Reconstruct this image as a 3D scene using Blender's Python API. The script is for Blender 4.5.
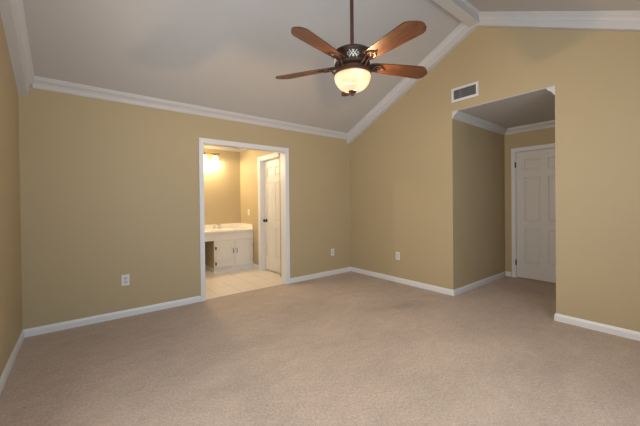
import bpy, bmesh, math, random
from mathutils import Vector, Matrix
C = bpy.context.scene.collection
for o in list(bpy.data.objects): bpy.data.objects.remove(o)
SC = bpy.context.scene
PI = math.pi
R = math.radians

# ------------------------------------------------------------------ camera
CH = 1.2488
yaw, pitch, roll = R(38.275), R(-0.395), R(-0.614)
fw = Vector((math.sin(yaw)*math.cos(pitch), math.cos(yaw)*math.cos(pitch), math.sin(pitch)))
rt = Vector((math.cos(yaw), -math.sin(yaw), 0)); up = rt.cross(fw)
r2 = math.cos(roll)*rt + math.sin(roll)*up
u2 = -math.sin(roll)*rt + math.cos(roll)*up
cd = bpy.data.cameras.new('camera'); cam = bpy.data.objects.new('camera', cd); C.objects.link(cam)
M4 = Matrix((r2, u2, -fw)).transposed().to_4x4(); M4.translation = Vector((0, 0, CH)); cam.matrix_world = M4
cd.sensor_fit = 'HORIZONTAL'; cd.sensor_width = 36; cd.lens = 303.82/640*36
cd.shift_x = 0; cd.shift_y = -8.0/640; cd.clip_start = 0.02
SC.camera = cam

# ------------------------------------------------------------------ world, light, exposure
W = bpy.data.worlds.new('world'); SC.world = W; W.use_nodes = True
wn = W.node_tree.nodes; wl = W.node_tree.links
bg = wn['Background']; bg.inputs[0].default_value = (0.72, 0.85, 1.0, 1); bg.inputs[1].default_value = 1.2
def area(name, loc, rot, sx, sy, power, col):
    l = bpy.data.lights.new(name, 'AREA'); l.shape = 'RECTANGLE'; l.size = sx; l.size_y = sy; l.energy = power; l.color = col
    o = bpy.data.objects.new(name, l); C.objects.link(o); o.location = loc; o.rotation_euler = rot; return o
def point(name, loc, power, col, rad):
    l = bpy.data.lights.new(name, 'POINT'); l.energy = power; l.color = col; l.shadow_soft_size = rad
    o = bpy.data.objects.new(name, l); C.objects.link(o); o.location = loc; return o
DAY = (0.72, 0.87, 1.0)
XLW = -0.446; WY0, WY1 = 0.40, 1.90      # unseen left-wall window, added to light the gable and hall
WIN = [(-0.10, 1.10), (1.40, 2.60)]
for a, b in WIN:       # daylight just outside each window, shining in
    area('window_area_light', ((a+b)/2, -0.80, 1.45), (R(90), 0, 0), b-a, 1.5, 29, DAY)
area('window_area_light', (XLW-0.26, 1.15, 1.45), (R(110), 0, R(-90)), 1.5, 1.5, 54, (0.98, 0.96, 0.92))  # added fill through the unseen left window, tilted upward
SC.view_settings.view_transform = 'Standard'; SC.view_settings.look = 'None'
FANW = 140
SC.view_settings.exposure = 0.12; SC.view_settings.gamma = 1; SC.view_settings.use_curve_mapping = False

# ------------------------------------------------------------------ dimensions
XL, XR, YB, YN = -0.446, 3.871, 4.016, -0.54
YR, EZ, SL = 1.738, 2.452, 0.478
SN = 0.492          # ridge y, ceiling height at the eave walls, slope
def ceil_z(y): return EZ + SL*(YB-y) if y >= YR else EZ + SL*(YB-YR) - SN*(YR-y)
D1, D2, DT = 1.198, 2.546, 2.10           # casing outside of the opening to the bathroom
CW = 0.058
O1, O2 = 2.069, 0.961                     # opening to the hall (far, near)
XH, ZH = 5.563, 2.432
BX, BY, BZ, BL = 2.65, 6.06, 2.43, 0.35   # bathroom right wall, back wall, ceiling, left wall
WT = 0.12

# ------------------------------------------------------------------ materials
def mat(name, col, rough=0.6, metal=0.0, bump=0.0, bscale=200, spec=0.5, var=0.0, vscale=3, emit=None, estr=0):
    m = bpy.data.materials.new(name); m.use_nodes = True; n = m.node_tree.nodes; l = m.node_tree.links
    p = n['Principled BSDF']; p.inputs['Roughness'].default_value = rough; p.inputs['Metallic'].default_value = metal
    p.inputs['Specular IOR Level'].default_value = spec
    p.inputs['Base Color'].default_value = (*col, 1)
    tc = n.new('ShaderNodeTexCoord')
    if var:
        nz = n.new('ShaderNodeTexNoise'); nz.inputs['Scale'].default_value = vscale; nz.inputs['Detail'].default_value = 5
        l.new(tc.outputs['Object'], nz.inputs['Vector'])
        mx = n.new('ShaderNodeMix'); mx.data_type = 'RGBA'
        mx.inputs[6].default_value = (*[c*(1-var) for c in col], 1); mx.inputs[7].default_value = (*[min(1, c*(1+var)) for c in col], 1)
        l.new(nz.outputs['Fac'], mx.inputs[0]); l.new(mx.outputs[2], p.inputs['Base Color'])
    if bump:
        nb = n.new('ShaderNodeTexNoise'); nb.inputs['Scale'].default_value = bscale; nb.inputs['Detail'].default_value = 3
        l.new(tc.outputs['Object'], nb.inputs['Vector'])
        b = n.new('ShaderNodeBump'); b.inputs['Strength'].default_value = bump; b.inputs['Distance'].default_value = 0.002
        l.new(nb.outputs['Fac'], b.inputs['Height']); l.new(b.outputs['Normal'], p.inputs['Normal'])
    if emit:
        p.inputs['Emission Color'].default_value = (*emit, 1); p.inputs['Emission Strength'].default_value = estr
    return m
WALL = mat('tan_wall_paint', (0.485, 0.392, 0.242), 0.55, bump=0.15, bscale=150, var=0.02, vscale=1.5, spec=0.3)
CEIL = mat('ceiling_paint', (0.53, 0.515, 0.51), 0.9, bump=0.1, bscale=120, spec=0.2)
TRIM = mat('white_trim_paint', (0.76, 0.77, 0.79), 0.35, var=0.01)
TRIM_DIM = mat('white_trim_paint_dimmed', (0.60, 0.60, 0.61), 0.5, var=0.01)  # same trim paint, darkened to take light off beams and crowns
DOORM = mat('white_door_paint', (0.70, 0.685, 0.67), 0.4, var=0.01)
BRONZE = mat('oil_rubbed_bronze', (0.06, 0.034, 0.024), 0.55, metal=0.5, var=0.25, vscale=30)
COPPER = mat('copper_brown_metal', (0.12, 0.062, 0.042), 0.4, metal=0.6, var=0.25, vscale=25)
PEWTER = mat('pewter_filigree', (0.75, 0.72, 0.68), 0.5, metal=0.3, var=0.1, vscale=40)
PLATE = mat('white_plastic', (0.74, 0.75, 0.78), 0.35, var=0.01)
SLOT = mat('dark_slot', (0.05, 0.05, 0.05), 0.6, var=0.1)
GREY = mat('grey_socket', (0.55, 0.57, 0.60), 0.5, var=0.02)
LOUV = mat('grey_louvre', (0.22, 0.23, 0.24), 0.6, var=0.05)
CAB = mat('white_cabinet_paint', (0.74, 0.71, 0.68), 0.4, var=0.01)
LINER = mat('black_light_absorber', (0.015, 0.012, 0.010), 1.0, spec=0.0, var=0.05)  # added black that swallows bulb light above the bowl
MARB = mat('cream_cultured_marble', (0.86, 0.80, 0.72), 0.15, var=0.04, vscale=6)
CHROME = mat('polished_chrome', (0.75, 0.75, 0.76), 0.12, metal=1.0, var=0.02)
BRASS = mat('aged_brass', (0.35, 0.22, 0.09), 0.3, metal=0.9, var=0.1)
SHADE = mat('lit_frosted_glass', (0.9, 0.8, 0.6), 0.5, emit=(1.0, 0.74, 0.38), estr=6.0, var=0.02)

def carpet():
    m = bpy.data.materials.new('beige_carpet'); m.use_nodes = True; n = m.node_tree.nodes; l = m.node_tree.links
    p = n['Principled BSDF']; p.inputs['Roughness'].default_value = 1.0; p.inputs['Specular IOR Level'].default_value = 0.05
    p.inputs['Sheen Weight'].default_value = 0.15
    tc = n.new('ShaderNodeTexCoord')
    def noise(sc, det, dist=0, stretch=(1, 1, 1)):
        mp = n.new('ShaderNodeMapping'); mp.inputs['Scale'].default_value = stretch; mp.inputs['Rotation'].default_value = (0, 0, R(25))
        l.new(tc.outputs['Object'], mp.inputs['Vector'])
        z = n.new('ShaderNodeTexNoise'); z.inputs['Scale'].default_value = sc; z.inputs['Detail'].default_value = det
        z.inputs['Distortion'].default_value = dist; l.new(mp.outputs['Vector'], z.inputs['Vector']); return z.outputs['Fac']
    def ramp(f, a, b, p0, p1):
        r = n.new('ShaderNodeValToRGB'); r.color_ramp.elements[0].position = p0; r.color_ramp.elements[1].position = p1
        r.color_ramp.elements[0].color = (a, a, a, 1); r.color_ramp.elements[1].color = (b, b, b, 1); l.new(f, r.inputs[0]); return r.outputs[0]
    def mul(a, b):
        x = n.new('ShaderNodeMix'); x.data_type = 'RGBA'; x.blend_type = 'MULTIPLY'; x.inputs[0].default_value = 1
        l.new(a, x.inputs[6]); l.new(b, x.inputs[7]); return x.outputs[2]
    base = n.new('ShaderNodeRGB'); base.outputs[0].default_value = (0.545, 0.435, 0.355, 1)
    c = mul(base.outputs[0], ramp(noise(1.1, 3, 0.6, (1, 1.6, 1)), 0.91, 1.05, 0.35, 0.65))
    c = mul(c, ramp(noise(7, 5, 0.8, (1, 1.5, 1)), 0.94, 1.04, 0.35, 0.65))
    c = mul(c, ramp(noise(55, 4), 0.84, 1.12, 0.3, 0.7))
    c = mul(c, ramp(noise(210, 2), 0.72, 1.2, 0.3, 0.7))
    # trodden, soiled patches in front of the hall opening
    for cx, cy, sx, sy, dark in ((3.05, 2.25, 0.62, 0.22, 0.80), (2.6, 0.9, 0.7, 0.18, 0.92)):
        mp = n.new('ShaderNodeMapping'); mp.vector_type = 'TEXTURE'; mp.inputs['Location'].default_value = (cx, cy, 0)
        mp.inputs['Rotation'].default_value = (0, 0, R(-30)); mp.inputs['Scale'].default_value = (sx, sy, 1)
        l.new(tc.outputs['Object'], mp.inputs['Vector'])
        ln = n.new('ShaderNodeVectorMath'); ln.operation = 'LENGTH'; l.new(mp.outputs['Vector'], ln.inputs[0])
        nz = n.new('ShaderNodeMath'); nz.operation = 'MULTIPLY_ADD'; nz.inputs[1].default_value = 1.2; nz.inputs[2].default_value = -0.6
        l.new(noise(4, 3), nz.inputs[0])
        ad = n.new('ShaderNodeMath'); l.new(ln.outputs['Value'], ad.inputs[0]); l.new(nz.outputs[0], ad.inputs[1])
        c = mul(c, ramp(ad.outputs[0], dark, 1.0, 0.1, 1.0))
    l.new(c, p.inputs['Base Color'])
    b = n.new('ShaderNodeBump'); b.inputs['Strength'].default_value = 0.6; b.inputs['Distance'].default_value = 0.006
    l.new(noise(160, 3), b.inputs['Height'])
    b2 = n.new('ShaderNodeBump'); b2.inputs['Strength'].default_value = 0.12; b2.inputs['Distance'].default_value = 0.02
    l.new(noise(9, 4, 1.0, (1, 2, 1)), b2.inputs['Height']); l.new(b.outputs['Normal'], b2.inputs['Normal'])
    l.new(b2.outputs['Normal'], p.inputs['Normal'])
    return m
CARPET = carpet()

def tile():
    m = bpy.data.materials.new('cream_ceramic_tile'); m.use_nodes = True; n = m.node_tree.nodes; l = m.node_tree.links
    p = n['Principled BSDF']; p.inputs['Roughness'].default_value = 0.3
    tc = n.new('ShaderNodeTexCoord'); mp = n.new('ShaderNodeMapping'); mp.inputs['Location'].default_value = (0.06, 0.1, 0)
    l.new(tc.outputs['Object'], mp.inputs['Vector'])
    b = n.new('ShaderNodeTexBrick'); b.offset = 0; b.inputs['Scale'].default_value = 1
    b.inputs['Brick Width'].default_value = 0.305; b.inputs['Row Height'].default_value = 0.305; b.inputs['Mortar Size'].default_value = 0.006
    b.inputs['Color1'].default_value = (0.74, 0.67, 0.60, 1); b.inputs['Color2'].default_value = (0.77, 0.70, 0.63, 1)
    b.inputs['Mortar'].default_value = (0.60, 0.50, 0.42, 1)
    l.new(mp.outputs['Vector'], b.inputs['Vector']); l.new(b.outputs['Color'], p.inputs['Base Color'])
    bp = n.new('ShaderNodeBump'); bp.inputs['Strength'].default_value = 0.4; bp.inputs['Distance'].default_value = 0.003; bp.invert = True
    l.new(b.outputs['Fac'], bp.inputs['Height']); l.new(bp.outputs['Normal'], p.inputs['Normal'])
    return m
TILE = tile()

def wood():
    m = bpy.data.materials.new('walnut_blade_wood'); m.use_nodes = True; n = m.node_tree.nodes; l = m.node_tree.links
    p = n['Principled BSDF']; p.inputs['Roughness'].default_value = 0.38
    tc = n.new('ShaderNodeTexCoord'); mp = n.new('ShaderNodeMapping'); mp.inputs['Scale'].default_value = (1.5, 16, 16)
    l.new(tc.outputs['Object'], mp.inputs['Vector'])
    z = n.new('ShaderNodeTexNoise'); z.inputs['Scale'].default_value = 4; z.inputs['Detail'].default_value = 6; z.inputs['Distortion'].default_value = 1.4
    l.new(mp.outputs['Vector'], z.inputs['Vector'])
    r = n.new('ShaderNodeValToRGB'); e = r.color_ramp.elements
    e[0].position = 0.32; e[0].color = (0.032, 0.012, 0.006, 1); e[1].position = 0.72; e[1].color = (0.14, 0.055, 0.027, 1)
    l.new(z.outputs['Fac'], r.inputs[0]); l.new(r.outputs[0], p.inputs['Base Color'])
    return m
WOOD = wood()

def alabaster():
    m = bpy.data.materials.new('lit_alabaster_glass'); m.use_nodes = True; n = m.node_tree.nodes; l = m.node_tree.links
    p = n['Principled BSDF']; p.inputs['Roughness'].default_value = 0.3; p.inputs['Base Color'].default_value = (0.02, 0.015, 0.01, 1)
    tc = n.new('ShaderNodeTexCoord'); mp = n.new('ShaderNodeMapping'); mp.inputs['Scale'].default_value = (1, 1, 0.45)
    l.new(tc.outputs['Object'], mp.inputs['Vector'])
    z = n.new('ShaderNodeTexNoise'); z.inputs['Scale'].default_value = 9; z.inputs['Detail'].default_value = 3; z.inputs['Distortion'].default_value = 1.2
    l.new(mp.outputs['Vector'], z.inputs['Vector'])
    r = n.new('ShaderNodeValToRGB'); e = r.color_ramp.elements
    e[0].position = 0.35; e[0].color = (0.95, 0.60, 0.38, 1); e[1].position = 0.68; e[1].color = (1.0, 0.80, 0.60, 1)
    l.new(z.outputs['Fac'], r.inputs[0]); l.new(r.outputs[0], p.inputs['Emission Color'])
    # bulb hot spots painted into the glow of the glass
    tot = None
    for c in ((0.012, -0.098, -0.085), (-0.09, 0.02, -0.05)):
        vd = n.new('ShaderNodeVectorMath'); vd.operation = 'DISTANCE'; vd.inputs[1].default_value = c
        l.new(tc.outputs['Object'], vd.inputs[0])
        mr = n.new('ShaderNodeMapRange'); mr.interpolation_type = 'SMOOTHSTEP'
        for i, v in ((1, 0.0), (2, 0.12), (3, 0.5), (4, 0.0)): mr.inputs[i].default_value = v
        l.new(vd.outputs['Value'], mr.inputs[0])
        if tot is None: tot = mr.outputs[0]
        else:
            ad = n.new('ShaderNodeMath'); l.new(tot, ad.inputs[0]); l.new(mr.outputs[0], ad.inputs[1]); tot = ad.outputs[0]
    ad = n.new('ShaderNodeMath'); ad.inputs[1].default_value = 0.70; l.new(tot, ad.inputs[0])
    l.new(ad.outputs[0], p.inputs['Emission Strength'])
    t = n.new('ShaderNodeBsdfTransparent'); t.inputs[0].default_value = (1.0, 0.84, 0.70, 1)
    x = n.new('ShaderNodeMixShader'); x.inputs[0].default_value = 0.20
    l.new(p.outputs[0], x.inputs[1]); l.new(t.outputs[0], x.inputs[2]); l.new(x.outputs[0], n['Material Output'].inputs[0])
    return m
ALAB = alabaster()

def glass():
    m = bpy.data.materials.new('window_glass'); m.use_nodes = True; n = m.node_tree.nodes; l = m.node_tree.links
    n.remove(n['Principled BSDF']); t = n.new('ShaderNodeBsdfTransparent'); g = n.new('ShaderNodeBsdfGlossy'); g.inputs['Roughness'].default_value = 0.02
    x = n.new('ShaderNodeMixShader'); x.inputs[0].default_value = 0.06
    l.new(t.outputs[0], x.inputs[1]); l.new(g.outputs[0], x.inputs[2]); l.new(x.outputs[0], n['Material Output'].inputs[0]); return m
GLASS = glass()

# ------------------------------------------------------------------ helpers
def obj(name, bm, m, parent=None, smooth=False, loc=None):
    bmesh.ops.recalc_face_normals(bm, faces=bm.faces[:])
    me = bpy.data.meshes.new(name); bm.to_mesh(me); bm.free()
    if smooth:
        for f in me.polygons: f.use_smooth = True
    me.materials.append(m); o = bpy.data.objects.new(name, me); C.objects.link(o)
    if loc: o.location = loc
    if parent: o.parent = parent
    if smooth and smooth != 'all':
        md = o.modifiers.new('split', 'EDGE_SPLIT'); md.split_angle = R(40)
    return o
def struct(name, bm, m, parent=None, smooth=False):
    o = obj(name, bm, m, parent, smooth)
    if not parent: o['kind'] = 'structure'
    return o
def bx(bm, x0, x1, y0, y1, z0, z1, bev=0.0, M=None):
    v = [bm.verts.new((x, y, z)) for x in (x0, x1) for y in (y0, y1) for z in (z0, z1)]
    fs = [bm.faces.new([v[i] for i in q]) for q in ((0,1,3,2),(4,6,7,5),(0,4,5,1),(2,3,7,6),(0,2,6,4),(1,5,7,3))]
    if bev:
        es = list({e for f in fs for e in f.edges})
        r = bmesh.ops.bevel(bm, geom=es, offset=bev, segments=2, affect='EDGES', profile=0.6)
        v = list({w for f in r['faces'] for w in f.verts} | {w for w in v if w.is_valid})
    if M is not None: bmesh.ops.transform(bm, matrix=M, verts=[w for w in v if w.is_valid])
def prism(bm, pts, axis, a, b):
    def P(p, t):
        return (t, p[0], p[1]) if axis == 'x' else ((p[0], t, p[1]) if axis == 'y' else (p[0], p[1], t))
    A = [bm.verts.new(P(p, a)) for p in pts]; B = [bm.verts.new(P(p, b)) for p in pts]
    n = len(pts); bm.faces.new(A); bm.faces.new(B[::-1])
    for i in range(n): bm.faces.new((A[i], B[i], B[(i+1) % n], A[(i+1) % n]))
def sweep(bm, prof, secs, closed=False):
    """prof: (out, up) points; secs: (origin, outvec) ; up is z"""
    rings = []
    for o, w in secs:
        o = Vector(o); w = Vector(w); rings.append([bm.verts.new(o + w*p[0] + Vector((0, 0, p[1]))) for p in prof])
    n = len(prof)
    for a, b in zip(rings, rings[1:]):
        for i in range(n): bm.faces.new((a[i], a[(i+1) % n], b[(i+1) % n], b[i]))
    bm.faces.new(rings[0]); bm.faces.new(rings[-1][::-1])
def lathe(bm, prof, n=40, M=None, cap=True):
    rings = []; vs = []
    for r, z in prof:
        if r < 1e-5: v = bm.verts.new((0, 0, z)); rings.append([v]*n); vs.append(v)
        else:
            g = [bm.verts.new((r*math.cos(2*PI*i/n), r*math.sin(2*PI*i/n), z)) for i in range(n)]; rings.append(g); vs += g
    for a, b in zip(rings, rings[1:]):
        for i in range(n):
            q = []
            for w in (a[i], a[(i+1) % n], b[(i+1) % n], b[i]):
                if w not in q: q.append(w)
            if len(q) > 2: bm.faces.new(q)
    if cap:
        for g in (rings[0], rings[-1]):
            if len(set(g)) > 2: bm.faces.new(g)
    if M is not None: bmesh.ops.transform(bm, matrix=M, verts=vs)
def tube(bm, pts, r, n=8):
    pts = [Vector(p) for p in pts]; rings = []
    for i, p in enumerate(pts):
        d = (pts[min(i+1, len(pts)-1)] - pts[max(i-1, 0)]).normalized()
        a = Vector((0, 0, 1)) if abs(d.z) < 0.9 else Vector((1, 0, 0))
        s = d.cross(a).normalized(); t = d.cross(s)
        rr = r[i] if isinstance(r, (list, tuple)) else r
        rings.append([bm.verts.new(p + s*math.cos(2*PI*k/n)*rr + t*math.sin(2*PI*k/n)*rr) for k in range(n)])
    for a, b in zip(rings, rings[1:]):
        for k in range(n): bm.faces.new((a[k], a[(k+1) % n], b[(k+1) % n], b[k]))
    bm.faces.new(rings[0]); bm.faces.new(rings[-1][::-1])
def thing(name, label, cat, loc=(0, 0, 0), rotz=0, group=None):
    o = bpy.data.objects.new(name, None); o.empty_display_size = 0.1; C.objects.link(o); o.location = loc; o.rotation_euler = (0, 0, rotz)
    o['label'] = label; o['category'] = cat
    if group: o['group'] = group
    return o
NB = bmesh.new

# ------------------------------------------------------------------ floors
bm = NB(); bx(bm, XL-WT, XR+0.0, YN-WT, YB+0.03, -0.1, 0); bx(bm, XR, XH+WT, O2-WT, O1+WT, -0.1, 0)
bmesh.ops.remove_doubles(bm, verts=bm.verts[:], dist=1e-5)
struct('floor', bm, CARPET)
bm = NB(); bx(bm, BL-WT, BX+0.5, YB+0.03, BY+WT, -0.1, 0.003); struct('floor_bathroom', bm, TILE)

# ------------------------------------------------------------------ walls
bm = NB()   # back wall with the cased opening
l0, l1, lt = D1+CW-0.015, D2-CW+0.015, DT-CW+0.015
prism(bm, [(XL-WT, 0), (l0, 0), (l0, lt), (l1, lt), (l1, 0), (XR+WT, 0), (XR+WT, 2.60), (XL-WT, 2.60)], 'y', YB, YB+WT)
struct('wall_back', bm, WALL)
AP = ceil_z(YR)
def gable(x0, x1, segs, bm):
    for pts in segs: prism(bm, pts, 'x', x0, x1)
bm = NB()
WZ0, WZ1 = 0.70, 2.20
gable(XL-WT, XL, [[(YN-WT, 0), (WY0, 0), (WY0, ceil_z(WY0)+0.03), (YN-WT, ceil_z(YN-WT)+0.03)],
                  [(WY1, 0), (YB, 0), (YB, EZ+0.03), (WY1, ceil_z(WY1)+0.03)],
                  [(WY0, 0), (WY1, 0), (WY1, WZ0), (WY0, WZ0)],
                  [(WY0, WZ1), (WY1, WZ1), (WY1, ceil_z(WY1)+0.03), (YR, AP+0.03), (WY0, ceil_z(WY0)+0.03)]], bm)
struct('wall_left', bm, WALL)
ZO = ZH+0.012
bm = NB()
gable(XR, XR+WT, [[(YN-WT, 0), (O2, 0), (O2, ZO), (O1, ZO), (O1, 0), (YB, 0), (YB, EZ+0.03), (YR, AP+0.03), (YN-WT, ceil_z(YN-WT)+0.03)]], bm)
struct('wall_right', bm, WALL)
WZ0, WZ1 = 0.70, 2.20
bm = NB()
xs = [XL-WT, WIN[0][0], WIN[0][1], WIN[1][0], WIN[1][1], XR+WT]
for i in (0, 2, 4): bx(bm, xs[i], xs[i+1], YN-WT, YN, 0, 2.60)
for a, b in WIN: bx(bm, a, b, YN-WT, YN, 0, WZ0); bx(bm, a, b, YN-WT, YN, WZ1, 2.60)
struct('wall_front', bm, WALL)
for i, (a, b) in enumerate(WIN):
    bm = NB(); s = 0.05
    y0, y1 = YN-0.10, YN-0.05
    for q in ((a, a+s, WZ0, WZ1), (b-s, b, WZ0, WZ1), (a+s, b-s, WZ0, WZ0+s), (a+s, b-s, WZ1-s, WZ1), (a+s, b-s, 1.43, 1.47)):
        bx(bm, q[0], q[1], y0, y1, q[2], q[3])
    w = struct('window_%d' % (i+1), bm, TRIM)
    bm = NB(); bx(bm, a+s, b-s, YN-0.078, YN-0.072, WZ0+s, 1.43); bx(bm, a+s, b-s, YN-0.078, YN-0.072, 1.47, WZ1-s); obj('pane', bm, GLASS, w)
    bm = NB(); c = 0.06
    for q in ((a-c, a, WZ0-c, WZ1+c), (b, b+c, WZ0-c, WZ1+c), (a, b, WZ0-c, WZ0), (a, b, WZ1, WZ1+c)): bx(bm, q[0], q[1], YN, YN+0.018, q[2], q[3])
    obj('casing', bm, TRIM, w)
bm = NB(); s = 0.05
for q in ((WY0, WY0+s, WZ0, WZ1), (WY1-s, WY1, WZ0, WZ1), (WY0+s, WY1-s, WZ0, WZ0+s), (WY0+s, WY1-s, WZ1-s, WZ1), (WY0+s, WY1-s, 1.43, 1.47)):
    bx(bm, XL-0.10, XL-0.05, q[0], q[1], q[2], q[3])
w = struct('window_3', bm, TRIM)  # unseen window, made up to carry the added side light
bm = NB(); bx(bm, XL-0.078, XL-0.072, WY0+s, WY1-s, WZ0+s, 1.43); bx(bm, XL-0.078, XL-0.072, WY0+s, WY1-s, 1.47, WZ1-s); obj('pane', bm, GLASS, w)
bm = NB(); c = 0.06
for q in ((WY0-c, WY0, WZ0-c, WZ1+c), (WY1, WY1+c, WZ0-c, WZ1+c), (WY0, WY1, WZ0-c, WZ0), (WY0, WY1, WZ1, WZ1+c)): bx(bm, XL, XL+0.018, q[0], q[1], q[2], q[3])
obj('casing', bm, TRIM, w)  # casing of the unseen, made-up window
# hall walls
bm = NB(); bx(bm, XR+WT, XH+WT, O1, O1+WT, 0, 2.55); struct('wall_hall_left', bm, WALL)
bm = NB(); bx(bm, XR+WT, XH+WT, O2-WT, O2, 0, 2.55); struct('wall_hall_right', bm, WALL)
HD0, HD1 = 1.901, 1.139      # hall door slab edges
bm = NB(); bx(bm, XH, XH+WT, HD0+0.018, O1, 0, 2.55); bx(bm, XH, XH+WT, O2, HD1-0.018, 0, 2.55); bx(bm, XH, XH+WT, HD1-0.018, HD0+0.018, 2.055, 2.55)
bx(bm, XH+WT, XH+WT+0.02, HD1-0.05, HD0+0.05, 0, 2.1)
struct('wall_hall_end', bm, WALL)
# bathroom walls
BD0, BD1 = 5.145, 4.46       # closet door opening in the bathroom's right wall (far, near)
bm = NB(); bx(bm, BL-WT, BX+WT, BY, BY+WT, 0, 2.5); struct('wall_bathroom_back', bm, WALL)
bm = NB(); bx(bm, BL-WT, BL, YB+WT, BY, 0, 2.5); struct('wall_bathroom_left', bm, WALL)
bm = NB(); bx(bm, BX, BX+WT, BD0+0.012, BY, 0, 2.5); bx(bm, BX, BX+WT, YB+WT, BD1, 0, 2.5); bx(bm, BX, BX+WT, BD1, BD0+0.012, 2.052, 2.5)
bx(bm, BX+WT+0.02, BX+WT+0.04, BD1-0.1, BD0+0.1, 0, 2.2)
struct('wall_bathroom_right', bm, WALL)

# ------------------------------------------------------------------ ceilings
bm = NB(); y0, y1 = YN-WT, YB+WT
prism(bm, [(y0, ceil_z(y0)), (YR, AP), (y1, EZ-SL*WT), (y1, EZ-SL*WT+0.12), (YR, AP+0.12), (y0, ceil_z(y0)+0.12)], 'x', XL-WT, XR+WT)
struct('ceiling', bm, CEIL)
bm = NB(); bx(bm, XR+0.001, XH+WT, O2-WT, O1+WT, ZH, ZH+0.011); struct('ceiling_hall', bm, CEIL)
bm = NB(); bx(bm, BL-WT, BX+WT, YB+WT, BY+WT, BZ, BZ+0.06); struct('ceiling_bathroom', bm, CEIL)

# ------------------------------------------------------------------ beams and crown mouldings
tn = [0]
def trim(bm, m=TRIM, smooth=False):
    tn[0] += 1; return struct('trim_%d' % tn[0], bm, m, smooth=smooth)
rake = [(0, 0.01), (0, -0.145), (0.066, -0.145), (0.070, -0.141), (0.070, -0.075), (0.078, -0.072), (0.080, -0.062), (0.086, -0.050),
        (0.097, -0.038), (0.108, -0.030), (0.110, -0.022), (0.118, -0.018), (0.120, 0.01)]
for x, s in ((XL, 1), (XR, -1)):
    bm = NB(); sweep(bm, rake, [((x, y, ceil_z(y)), (s, 0, 0)) for y in (YN, YR, YB)]); trim(bm, TRIM_DIM)
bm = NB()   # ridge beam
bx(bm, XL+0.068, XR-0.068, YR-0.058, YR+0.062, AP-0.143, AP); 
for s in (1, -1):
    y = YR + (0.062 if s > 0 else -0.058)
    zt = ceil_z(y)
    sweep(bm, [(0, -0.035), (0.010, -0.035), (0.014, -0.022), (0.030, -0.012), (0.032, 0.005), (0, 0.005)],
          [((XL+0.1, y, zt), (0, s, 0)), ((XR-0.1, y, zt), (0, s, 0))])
trim(bm, TRIM_DIM)
def crown_prof(d, h, slope=0.0):
    p = [(0, 0), (0.10, 0), (0.13, 0.07), (0.20, 0.13), (0.28, 0.30), (0.45, 0.48), (0.66, 0.60), (0.84, 0.72), (0.88, 0.84), (0.97, 0.88), (1.0, 1.0)]
    q = [(a*d, b*h-h) for a, b in p]
    return q + [(d, slope*d+0.002), (0, 0.002)] if slope else q[:-1] + [(d, 0.002), (0, 0.002)]
def eave(yw, s):
    d = 0.072
    prof = [(a, b) for a, b in crown_prof(d, 0.10)[:-2]]
    zt = EZ + SL*d
    prof = prof + [(d, 0.004), (0, 0.004-SL*d)]
    bm = NB(); sweep(bm, prof, [((XL+0.1, yw, zt), (0, s, 0)), ((XR-0.1, yw, zt), (0, s, 0))]); trim(bm, TRIM_DIM)
eave(YB, -1); eave(YN, 1)
cp = crown_prof(0.075, 0.09)
bm = NB(); sweep(bm, cp, [((XR, O1, ZH), (0, -1, 0)), ((XH, O1, ZH), (-1, -1, 0)), ((XH, O2, ZH), (-1, 1, 0)), ((XR, O2, ZH), (0, 1, 0))]); trim(bm, TRIM_DIM)
bm = NB(); sweep(bm, cp, [((BL, YB+WT, BZ), (1, 0, 0)), ((BL, BY, BZ), (1, -1, 0)), ((BX, BY, BZ), (-1, -1, 0)), ((BX, YB+WT, BZ), (-1, 0, 0))]); trim(bm, TRIM_DIM)

# ------------------------------------------------------------------ baseboards
bp = [(0, 0), (0.014, 0), (0.014, 0.052), (0.011, 0.060), (0.008, 0.068), (0.006, 0.076), (0, 0.076)]
def base(name, runs):
    bm = NB()
    for r in runs: sweep(bm, bp, r)
    struct(name, bm, TRIM)
base('baseboard_back', [[((XL, YB, 0), (1, -1, 0)), ((D1, YB, 0), (0, -1, 0))], [((D2, YB, 0), (0, -1, 0)), ((XR, YB, 0), (-1, -1, 0))]])
base('baseboard_left', [[((XL, YB, 0), (1, -1, 0)), ((XL, YN, 0), (1, 1, 0))]])
base('baseboard_right', [[((XR, YB, 0), (-1, -1, 0)), ((XR, O1, 0), (-1, -1, 0)), ((XH, O1, 0), (-1, -1, 0)), ((XH, HD0+0.075, 0), (-1, 0, 0))],
                         [((XH, HD1-0.075, 0), (-1, 0, 0)), ((XH, O2, 0), (-1, 1, 0)), ((XR, O2, 0), (-1, 1, 0)), ((XR, YN, 0), (-1, 1, 0))]])
base('baseboard_front', [[((XL, YN, 0), (1, 1, 0)), ((XR, YN, 0), (-1, 1, 0))]])
base('baseboard_bathroom', [[((BX, 5.475, 0), (-1, 0, 0)), ((BX, BD0+0.07, 0), (-1, 0, 0))],
                            [((BL, YB+WT, 0), (1, 0, 0)), ((BL, 5.475, 0), (1, 0, 0))]])

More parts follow.
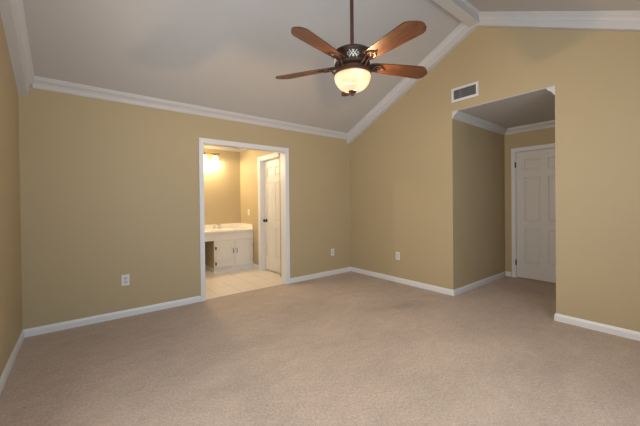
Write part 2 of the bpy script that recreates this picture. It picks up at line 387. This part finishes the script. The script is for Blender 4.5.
# ------------------------------------------------------------------ casings
def casing_y(bm, x0, x1, zt, w, y, s, t=0.017):      # casing round an opening in a wall of constant y, s = side it stands on
    a, b = sorted((y, y+s*t)); e, f = sorted((y+s*t, y+s*(t+0.006)))
    for q in ((x0, x0+w, 0, zt), (x1-w, x1, 0, zt), (x0+w, x1-w, zt-w, zt)): bx(bm, q[0], q[1], a, b, q[2], q[3])
    for q in ((x0, x0+0.014, 0, zt), (x1-0.014, x1, 0, zt), (x0+0.014, x1-0.014, zt-0.014, zt)): bx(bm, q[0], q[1], e, f, q[2], q[3])
bm = NB()
casing_y(bm, D1, D2, DT, CW, YB, -1); casing_y(bm, D1, D2, DT, CW, YB+WT, 1)
i0, i1, it = D1+CW, D2-CW, DT-CW
bx(bm, i0-0.015, i0+0.003, YB-0.002, YB+WT+0.002, 0, it+0.015); bx(bm, i1-0.003, i1+0.015, YB-0.002, YB+WT+0.002, 0, it+0.015); bx(bm, i0+0.003, i1-0.003, YB-0.002, YB+WT+0.002, it-0.003, it+0.015)
trim(bm)
bm = NB()   # hall door casing and jamb, on the wall of constant x
def casing_x(bm, y0, y1, zt, w, x, near=True, t=0.017):
    xs = (x-t, x)
    bx(bm, *xs, y0-w, y0, 0, zt)
    if near: bx(bm, *xs, y1, y1+w, 0, zt)
    bx(bm, *xs, y1+(w if near else 0), y0-w, zt-w, zt)
    bx(bm, x-t-0.006, x-t, y0-0.014, y0, 0, zt); bx(bm, x-t-0.006, x-t, y1, y0-0.014, zt-0.014, zt)
casing_x(bm, HD0+0.063, HD1-0.063, 2.10, 0.058, XH)
for y0, y1 in ((HD0+0.003, HD0+0.018), (HD1-0.018, HD1-0.003)): bx(bm, XH-0.002, XH+WT, y0, y1, 0, 2.052)
bx(bm, XH-0.002, XH+WT, HD1-0.003, HD0+0.003, 2.037, 2.052)
trim(bm)
bm = NB()
casing_x(bm, BD0+0.07, BD1, 2.115, 0.062, BX, near=False)
bx(bm, BX-0.002, BX+WT, BD0, BD0+0.012, 0, 2.052); bx(bm, BX-0.002, BX+WT, BD1, BD0, 2.04, 2.052)
trim(bm)

# ------------------------------------------------------------------ six-panel doors
def six_panel(w, h, M, panels_x, panels_z, t=0.035):
    """local: x across 0..w, y depth 0 (face)..t, z up"""
    bm = NB(); d = 0.011
    X = [0] + [c for p in panels_x for c in p] + [w]; Z = [0] + [c for p in panels_z for c in p] + [h]
    for i in range(0, len(X)-1, 2): bx(bm, X[i], X[i+1], 0, t, 0, h)
    for p in panels_x:
        for i in range(0, len(Z)-1, 2): bx(bm, p[0], p[1], 0, t, Z[i], Z[i+1])
        for q in panels_z:
            a, b, c, e = p[0], p[1], q[0], q[1]
            def ring(k, y): return [bm.verts.new(v) for v in ((a+k, y, c+k), (b-k, y, c+k), (b-k, y, e-k), (a+k, y, e-k))]
            rs = [ring(0, 0), ring(0.008, d), ring(0.018, d), ring(0.034, 0.004)]
            for u, v in zip(rs, rs[1:]):
                for i in range(4): bm.faces.new((u[i], u[(i+1) % 4], v[(i+1) % 4], v[i]))
            bm.faces.new(rs[-1])
            bk = ring(0, t-0.002); bm.faces.new(bk)
    bmesh.ops.transform(bm, matrix=M, verts=bm.verts[:]); return bm
PZ = [(0.24, 0.79), (0.905, 1.61), (1.725, 1.895)]
# hall door: faces -x, local x runs toward -y
Mh = Matrix(((0, 1, 0, XH+0.004), (-1, 0, 0, HD0), (0, 0, 1, 0.012), (0, 0, 0, 1)))
d1 = struct('door_1', six_panel(HD0-HD1, 2.02, Mh, [(0.115, 0.335), (0.427, 0.647)], PZ), DOORM)
for z in (0.25, 1.83):
    bm = NB(); bx(bm, XH-0.024, XH-0.010, HD0-0.002, HD0+0.012, z-0.045, z+0.045, 0.003); bx(bm, XH-0.010, XH+0.006, HD0+0.000, HD0+0.006, z-0.04, z+0.04)
    obj('hinge', bm, BRONZE, d1)['label'] = 'dark bronze hinge'
def knob(M, parent, km=None):
    bm = NB(); lathe(bm, [(0, 0), (0.032, 0), (0.032, 0.006), (0.012, 0.010), (0.011, 0.030), (0.022, 0.036), (0.029, 0.048), (0.026, 0.060), (0.012, 0.067), (0, 0.068)], 24, M)
    k = obj('door_knob', bm, km or BRASS, parent, smooth=True); k['label'] = 'round dark bronze knob' if km else 'round aged brass knob'
MX = Matrix(((0, 0, -1, 0), (0, 1, 0, 0), (1, 0, 0, 0), (0, 0, 0, 1)))     # lathe axis -> -x
knob(Matrix.Translation((XH+0.004, HD1+0.06, 0.95)) @ MX, d1)
# bathroom closet door, set back in its frame
SX = BX+0.082
Mb = Matrix(((0, 1, 0, SX), (-1, 0, 0, BD0-0.003), (0, 0, 1, 0.018), (0, 0, 0, 1)))
d2 = struct('door_2', six_panel(BD0-BD1-0.006, 2.018, Mb, [(0.10, 0.295), (0.385, 0.58)], PZ), DOORM)
knob(Matrix.Translation((SX, BD0-0.07, 0.93)) @ MX, d2, BRONZE)

# ------------------------------------------------------------------ bathroom vanity
VY, VZ, VX0 = 5.487, 0.757, 1.885
def cabinet(x0, x1, label, doors, hinge_cols):
    t = thing('vanity_cabinet', label, 'cabinet', (x0, VY, 0))
    w = x1-x0; dp = BY-VY-0.002
    bm = NB(); bx(bm, 0, w, 0.008, dp, 0.062, 0.08); bx(bm, 0.018, w, 0.008, 0.02, 0.08, VZ-0.031); bx(bm, 0.018, w, dp-0.012, dp, 0.08, VZ-0.031); bx(bm, w-0.018, w, 0.02, dp-0.012, 0.08, VZ-0.031); bx(bm, 0.0, w, 0.0, 0.008, 0.575, VZ-0.031)
    bx(bm, 0, 0.04, 0.0, 0.008, 0.062, 0.575); bx(bm, w-0.04, w, 0, 0.008, 0.062, 0.575)
    obj('body', bm, CAB, t)
    bm = NB(); bx(bm, 0, 0.018, 0.008, dp, 0.08, VZ-0.031); obj('side_panel', bm, WALL if doors == 2 and x0 > 1 else CAB, t)
    bm = NB(); bx(bm, 0, w, 0.004, dp, 0.003, 0.062); obj('toe_board', bm, TRIM, t)
    g = (w-0.06)/doors
    for i in range(doors):
        a = 0.03 + i*g + 0.003; b = 0.03+(i+1)*g-0.003
        bm = NB(); z0, z1, s = 0.085, 0.565, 0.055
        for q in ((a, a+s, z0, z1), (b-s, b, z0, z1), (a+s, b-s, z0, z0+s), (a+s, b-s, z1-s, z1)): bx(bm, q[0], q[1], -0.018, 0.0, q[2], q[3])
        bx(bm, a+s, b-s, -0.010, 0, z0+s, z1-s)
        d = obj('door', bm, CAB, t)
        left = (i % 2 == 0); hx = b-0.032 if left else a+0.032
        bm = NB(); tube(bm, [(hx, -0.016, 0.335), (hx, -0.040, 0.342), (hx, -0.046, 0.375), (hx, -0.040, 0.408), (hx, -0.016, 0.415)], 0.0065)
        obj('handle', bm, BRONZE, d)['label'] = 'dark bronze bow pull'
        ex = a-0.004 if left else b+0.004
        for z in (0.165, 0.445):
            bm = NB(); bx(bm, ex-0.011, ex+0.011, -0.024, -0.001, z-0.026, z+0.026, 0.003)
            obj('hinge', bm, BRONZE if left else GREY, d)['label'] = 'dark bronze hinge' if left else 'grey hinge'
    return t
cabinet(VX0, BX, 'white two-door vanity cabinet with bronze pulls below the sink', 2, 0)
cabinet(BL, 1.22, 'white two-door vanity cabinet left of the knee space', 2, 0)
bm = NB(); bx(bm, 1.222, VX0-0.002, VY, VY+0.02, 0.585, VZ-0.032)
o = obj('vanity_apron', bm, CAB); o['label'] = 'white apron panel bridging the knee space under the bathroom counter'; o['category'] = 'panel'
ct = thing('vanity_countertop', 'cream marble bathroom countertop with backsplash and moulded sink', 'countertop', (BL, VY, VZ))
w = BX-BL; cx0 = 2.13-BL; dp = BY-VY
bm = NB()
sa, sb, sy = 0.22, 0.16, 0.29
# top with an oval hole, plus bowl
N = 40; y0 = -0.022
outer = []; inner = []
for k in range(N):
    a = 2*PI*k/N; c, s = math.cos(a), math.sin(a)
    inner.append((cx0+sa*c, sy+sb*s))
    m_ = 0.27/max(abs(c), 1e-6); n_ = (0.26 if s > 0 else 0.27)/max(abs(s), 1e-6); q = min(m_, n_); outer.append((cx0+q*c, sy+q*s))
def rg(P, z): return [bm.verts.new((p[0], p[1], z)) for p in P]
ro = rg(outer, 0); ri = rg(inner, 0)
rs = [ro, ri] + [rg([(cx0+(p[0]-cx0)*k, sy+(p[1]-sy)*k) for p in inner], z) for k, z in ((0.95, -0.012), (0.85, -0.06), (0.6, -0.11), (0.2, -0.125))]
for u, v in zip(rs, rs[1:]):
    for i in range(N): bm.faces.new((u[i], u[(i+1) % N], v[(i+1) % N], v[i]))
bm.faces.new(rs[-1])
top = obj('sink', bm, MARB, ct, smooth='all')
bm = NB()
xa, xb = cx0-0.27, cx0+0.27; ya, yb = sy-0.27, sy+0.26
bx(bm, 0, xa, y0, dp-0.002, -0.03, 0); bx(bm, xb, w-0.002, y0, dp-0.002, -0.03, 0); bx(bm, xa, xb, y0, ya, -0.03, 0)
bx(bm, xa, xb, yb, dp-0.002, -0.03, 0)
obj('counter_slab', bm, MARB, ct)
bm = NB(); bx(bm, 0, w-0.002, dp-0.022, dp-0.002, 0, 0.088, 0.004); obj('backsplash', bm, MARB, ct)
bm = NB(); bx(bm, w-0.022, w-0.002, y0+0.01, dp-0.023, 0, 0.088, 0.004); obj('side_splash', bm, MARB, ct)
fx, fy = 2.13, VY+0.505
fa = thing('sink_faucet', 'chrome two-handle faucet standing behind the bathroom sink', 'faucet', (fx, fy, VZ+0.0005))
bm = NB(); bx(bm, -0.08, 0.08, -0.025, 0.022, 0, 0.015, 0.006); obj('base_plate', bm, CHROME, fa)
bm = NB(); tube(bm, [(0, 0, 0.01), (0, 0, 0.06), (0, -0.02, 0.085), (0, -0.07, 0.095), (0, -0.115, 0.085), (0, -0.12, 0.065)], [0.014, 0.013, 0.012, 0.011, 0.010, 0.010], 12); obj('spout', bm, CHROME, fa, smooth='all')
for s in (-1, 1):
    bm = NB(); lathe(bm, [(0.018, 0.01), (0.014, 0.03), (0.018, 0.045), (0.019, 0.06), (0.010, 0.068), (0, 0.07)], 20, Matrix.Translation((s*0.058, 0, 0))); obj('handle', bm, CHROME, fa, smooth=True)

# vanity light bar
LX0, LX1, LZ = 1.40, 2.165, 2.235
vl = thing('vanity_light_bar', 'brass wall light bar with lit bell shades above the bathroom counter', 'wall lamp', ((LX0+LX1)/2, BY, LZ))
hw = (LX1-LX0)/2
bm = NB(); bx(bm, -0.12, 0.12, -0.018, -0.001, -0.05, 0.05, 0.006); obj('wall_plate', bm, BRASS, vl)
bm = NB(); tube(bm, [(-hw, -0.10, 0), (hw, -0.10, 0)], 0.010, 12); tube(bm, [(0, -0.015, 0), (0, -0.10, 0)], 0.010, 12)
for s in (-1, 1): lathe(bm, [(0, -0.018), (0.014, -0.012), (0.018, 0), (0.014, 0.012), (0, 0.018)], 16, Matrix.Translation((s*hw, -0.10, 0)))
obj('bar', bm, BRASS, vl, smooth='all')
for k in range(4):
    x = hw-0.07 - k*0.2
    bm = NB(); lathe(bm, [(0.012, 0), (0.020, -0.01), (0.024, -0.035), (0.020, -0.04)], 20, Matrix.Translation((x, -0.10, -0.005))); h = obj('lamp_socket', bm, BRASS, vl, smooth=True)
    bm = NB(); lathe(bm, [(0.024, -0.038), (0.040, -0.055), (0.052, -0.085), (0.060, -0.125), (0.070, -0.15), (0.066, -0.15), (0.055, -0.12), (0.035, -0.06)], 28, Matrix.Translation((x, -0.10, 0)), cap=False)
    obj('lamp_shade', bm, SHADE, h, smooth='all')
    l = point('bulb_light', ((LX0+LX1)/2+x, BY-0.10, LZ-0.175), 8, (1.0, 0.86, 0.57), 0.03)

cl = thing('added_bathroom_lamp', 'unseen round lamp added in the bathroom to warm the carpet', 'ceiling lamp', (1.35, 4.80, BZ))  # lamp out of view, added to warm the carpet and knee space
bm = NB(); lathe(bm, [(0, 0), (0.15, 0), (0.155, -0.012), (0.145, -0.022), (0, -0.022)], 40); obj('added_lamp_base', bm, PLATE, cl, smooth=True)
bm = NB(); lathe(bm, [(0.135, -0.022), (0.128, -0.045), (0.10, -0.066), (0.05, -0.078), (0, -0.08)], 40); obj('added_lamp_dome', bm, SHADE, cl, smooth='all')
point('bulb_light', (1.35, 4.80, BZ-0.13), 28, (1.0, 0.84, 0.62), 0.04)  # added warm fill below the made-up lamp

# ------------------------------------------------------------------ outlets and switch
def outlet(name, label, cat, loc, rotz, switch=False, group=None):
    """local: plate in xz plane, faces -y"""
    t = thing(name, label, cat, loc, rotz)
    bm = NB(); bx(bm, -0.038, 0.038, -0.007, 0, -0.0605, 0.0605, 0.003); obj('cover_plate', bm, PLATE, t)
    if switch:
        bm = NB(); bx(bm, -0.006, 0.006, -0.018, -0.007, -0.012, 0.012, 0.002); obj('toggle', bm, PLATE, t)
    else:
        for z in (-0.0205, 0.0205):
            bm = NB(); bx(bm, -0.0165, 0.0165, -0.0095, -0.007, z-0.014, z+0.014, 0.001); s = obj('socket', bm, GREY, t)
            bm = NB()
            for x in (-0.007, 0.005): bx(bm, x, x+0.002, -0.0100, -0.0094, z-0.004, z+0.006)
            bx(bm, -0.002, 0.002, -0.0100, -0.0094, z-0.011, z-0.007)
            obj('slot', bm, SLOT, s)
        bm = NB(); lathe(bm, [(0, 0), (0.003, 0), (0.0025, 0.001), (0, 0.0015)], 10, Matrix.Translation((0, -0.007, 0)) @ Matrix.Rotation(R(90), 4, 'X')); obj('screw', bm, PLATE, t)
    return t
outlet('wall_outlet', 'white power outlet on the long wall left of the bathroom doorway', 'outlet', (0.387, YB, 0.410), 0)
outlet('wall_outlet', 'white power outlet near the room corner, right of the bathroom doorway', 'outlet', (3.435, YB, 0.390), 0)
outlet('wall_outlet', 'white power outlet on the gable wall, left of the hall opening', 'outlet', (XR, 2.961, 0.412), R(-90))
outlet('light_switch', 'white light switch plate on the bathroom wall above the counter end', 'switch', (BX, 5.66, 1.075), R(-90), True)

# ------------------------------------------------------------------ air vent
vy, vz, vw, vh = 1.896, 2.638, 0.344, 0.177
vt = thing('air_vent', 'white rectangular air return grille above the hall opening', 'vent', (XR, vy, vz), R(-90))
bm = NB(); f = 0.028
for q in ((-vw/2, -vw/2+f, -vh/2, vh/2), (vw/2-f, vw/2, -vh/2, vh/2), (-vw/2+f, vw/2-f, -vh/2, -vh/2+f), (-vw/2+f, vw/2-f, vh/2-f, vh/2)): bx(bm, q[0], q[1], -0.014, 0, q[2], q[3])
obj('frame', bm, PLATE, vt)
bm = NB(); bx(bm, -vw/2+f, vw/2-f, -0.002, -0.0005, -vh/2+f, vh/2-f); obj('duct_shade_sheet', bm, SLOT, vt)['label'] = 'dark sheet painted for the shade of the duct'  # dark sheet in place of the shade behind the louvres
bm = NB(); n = 26
for i in range(n):
    x = -vw/2+f + (vw-2*f)*(i+0.5)/n; bx(bm, x-0.0018, x+0.0018, -0.011, -0.003, -vh/2+f, vh/2-f)
for i in range(1, 4):
    z = -vh/2+f+(vh-2*f)*i/4; bx(bm, -vw/2+f, vw/2-f, -0.006, -0.003, z-0.002, z+0.002)
bx(bm, -0.058, -0.050, -0.012, -0.002, -vh/2+f, vh/2-f)
obj('louvres', bm, LOUV, vt)['label'] = 'grey grid of fine louvres'

# ------------------------------------------------------------------ ceiling fan
FX, FY, FZ = 1.714, 1.738, 2.342
fan = thing('ceiling_fan', 'five-blade walnut and bronze ceiling fan with lit alabaster glass bowl', 'ceiling fan', (FX, FY, 0))
zb = AP-0.143
bm = NB(); lathe(bm, [(0, zb-0.08), (0.022, zb-0.08), (0.035, zb-0.07), (0.062, zb-0.03), (0.068, zb-0.004), (0.068, zb), (0, zb)], 32); obj('canopy', bm, BRONZE, fan, smooth=True)
bm = NB(); lathe(bm, [(0.0145, 2.47), (0.0145, zb-0.06)], 16); obj('downrod', bm, COPPER, fan, smooth=True)
bm = NB(); lathe(bm, [(0.0, 2.50), (0.020, 2.50), (0.026, 2.485), (0.028, 2.465), (0.045, 2.460), (0.085, 2.455), (0.125, 2.447), (0.147, 2.435), (0.156, 2.422), (0.153, 2.412), (0.145, 2.406),
    (0.141, 2.395), (0.139, 2.345), (0.141, 2.338), (0.136, 2.328), (0.122, 2.321), (0.105, 2.318), (0, 2.318)], 56)
hs = obj('motor_housing', bm, BRONZE, fan, smooth=True)
blades = [48.5+72*k for k in range(5)]
def cyl(a, z, r=0.1425): return (r*math.cos(a), r*math.sin(a), z)
for b in blades:       # silvery lattice medallions on the drum between the blades
    c = R(b+36); bm = NB()
    for s in (-1, 1):
        for off in (-0.08, 0.08):
            pts = []
            for i in range(9):
                t = -1+i/4; pts.append(cyl(c+off+s*0.13*t, 2.372+0.026*t))
            tube(bm, pts, 0.0036, 6)
    for s in (-1, 1):
        pts = [cyl(c+s*(0.25+0.055*math.cos(2*PI*i/12)), 2.370+0.012*math.sin(2*PI*i/12)) for i in range(13)]
        tube(bm, pts, 0.0017, 6)
    obj('filigree', bm, PEWTER, hs)['label'] = 'silvery lattice ornament'
bm = NB(); lathe(bm, [(0, 2.318), (0.104, 2.318), (0.108, 2.305), (0.112, 2.290), (0.122, 2.282), (0.140, 2.276), (0.147, 2.268), (0.147, 2.258), (0.138, 2.252), (0.132, 2.300), (0, 2.300)], 48); obj('light_fitter', bm, COPPER, fan, smooth=True)
for a in range(3):
    bm = NB(); aa = R(a*120+195); lathe(bm, [(0, 0), (0.006, 0.002), (0.007, 0.008), (0.004, 0.013), (0, 0.014)], 12, Matrix.Translation((0.113*math.cos(aa), 0.113*math.sin(aa), 2.296)) @ Matrix.Rotation(aa, 4, 'Z') @ Matrix.Rotation(R(90), 4, 'Y')); obj('thumb_screw', bm, PEWTER, fan, smooth='all')
bm = NB()
prof = [(0.142, 0.0)] + [(0.144*math.cos(t)**0.8, -0.122*math.sin(t)) for t in [R(x) for x in range(5, 90, 5)]] + [(0.0, -0.122)]
lathe(bm, prof, 56); bw = obj('glass_bowl', bm, ALAB, fan, smooth='all', loc=(0, 0, 2.255)); bw['label'] = 'lit cream alabaster glass'
for px, py, pz in ((0.020, -0.035, 2.166),):
    point('bulb_light', (FX+px, FY+py, pz), FANW, (1.0, 0.77, 0.47), 0.022)
bm = NB(); lathe(bm, [(0, 2.2995), (0.1315, 2.2995), (0.137, 2.256), (0.1355, 2.256), (0.129, 2.296), (0, 2.296)], 40); obj('added_black_liner', bm, LINER, fan, smooth=True)['label'] = 'added black liner that keeps the fitter dim behind the bowl'  # black liner added so the bulb doesn't light the fitter behind the bowl
bm = NB(); lathe(bm, [(0, 2.145), (0.030, 2.140), (0.034, 2.132), (0.026, 2.124), (0.012, 2.118), (0.015, 2.110), (0.010, 2.100), (0, 2.098)], 24); obj('finial', bm, COPPER, fan, smooth=True)
def blade_mesh():
    bm = NB()
    r0, r1 = 0.140, 0.678
    P = [(r0, 0.024), (r0+0.014, 0.042), (r0+0.05, 0.052), (r0+0.22, 0.066), (r1-0.12, 0.077), (r1-0.055, 0.080), (r1-0.028, 0.070), (r1-0.010, 0.052), (r1, 0.022),
         (r1, -0.004), (r1-0.018, -0.030), (r1-0.052, -0.062), (r1-0.080, -0.076), (r1-0.12, -0.077), (r0+0.22, -0.066), (r0+0.05, -0.052), (r0+0.014, -0.042), (r0, -0.024)]
    A = [bm.verts.new((x, y, 0.0035)) for x, y in P]; B = [bm.verts.new((x, y, -0.0035)) for x, y in P]
    bm.faces.new(A); bm.faces.new(B[::-1]); n = len(P)
    for i in range(n): bm.faces.new((A[i], B[i], B[(i+1) % n], A[(i+1) % n]))
    return bm
def iron_mesh():
    bm = NB()
    for s in (-1, 1):
        tube(bm, [(0.098, s*0.010, -0.040), (0.125, s*0.016, -0.052), (0.150, s*0.020, -0.048), (0.168, s*0.014, -0.026), (0.182, s*0.020, -0.012), (0.215, s*0.024, -0.008)], 0.006, 8)
    lathe(bm, [(0, -0.016), (0.012, -0.016), (0.016, -0.011), (0.026, -0.010), (0.030, -0.016), (0.037, -0.014), (0.040, -0.006), (0.040, -0.0036), (0, -0.0036)], 24, Matrix.Translation((0.222, 0, 0)))
    tube(bm, [(0.25, 0, -0.008), (0.275, 0, -0.009), (0.288, 0, -0.006)], [0.010, 0.008, 0.003], 8)
    return bm
PITCH = R(12)
bl = obj('blade', blade_mesh(), WOOD, fan); ir = obj('blade_iron', iron_mesh(), COPPER, bl, smooth='all')
ir['label'] = 'dark copper-brown scrolled bracket'
for k, a in enumerate(blades):
    if k == 0: b = bl
    else:
        b = bl.copy(); C.objects.link(b); b.parent = fan
        i2 = ir.copy(); C.objects.link(i2); i2.parent = b
    b.matrix_local = Matrix.Translation((0, 0, FZ)) @ Matrix.Rotation(R(a), 4, 'Z') @ Matrix.Rotation(-PITCH, 4, 'X')
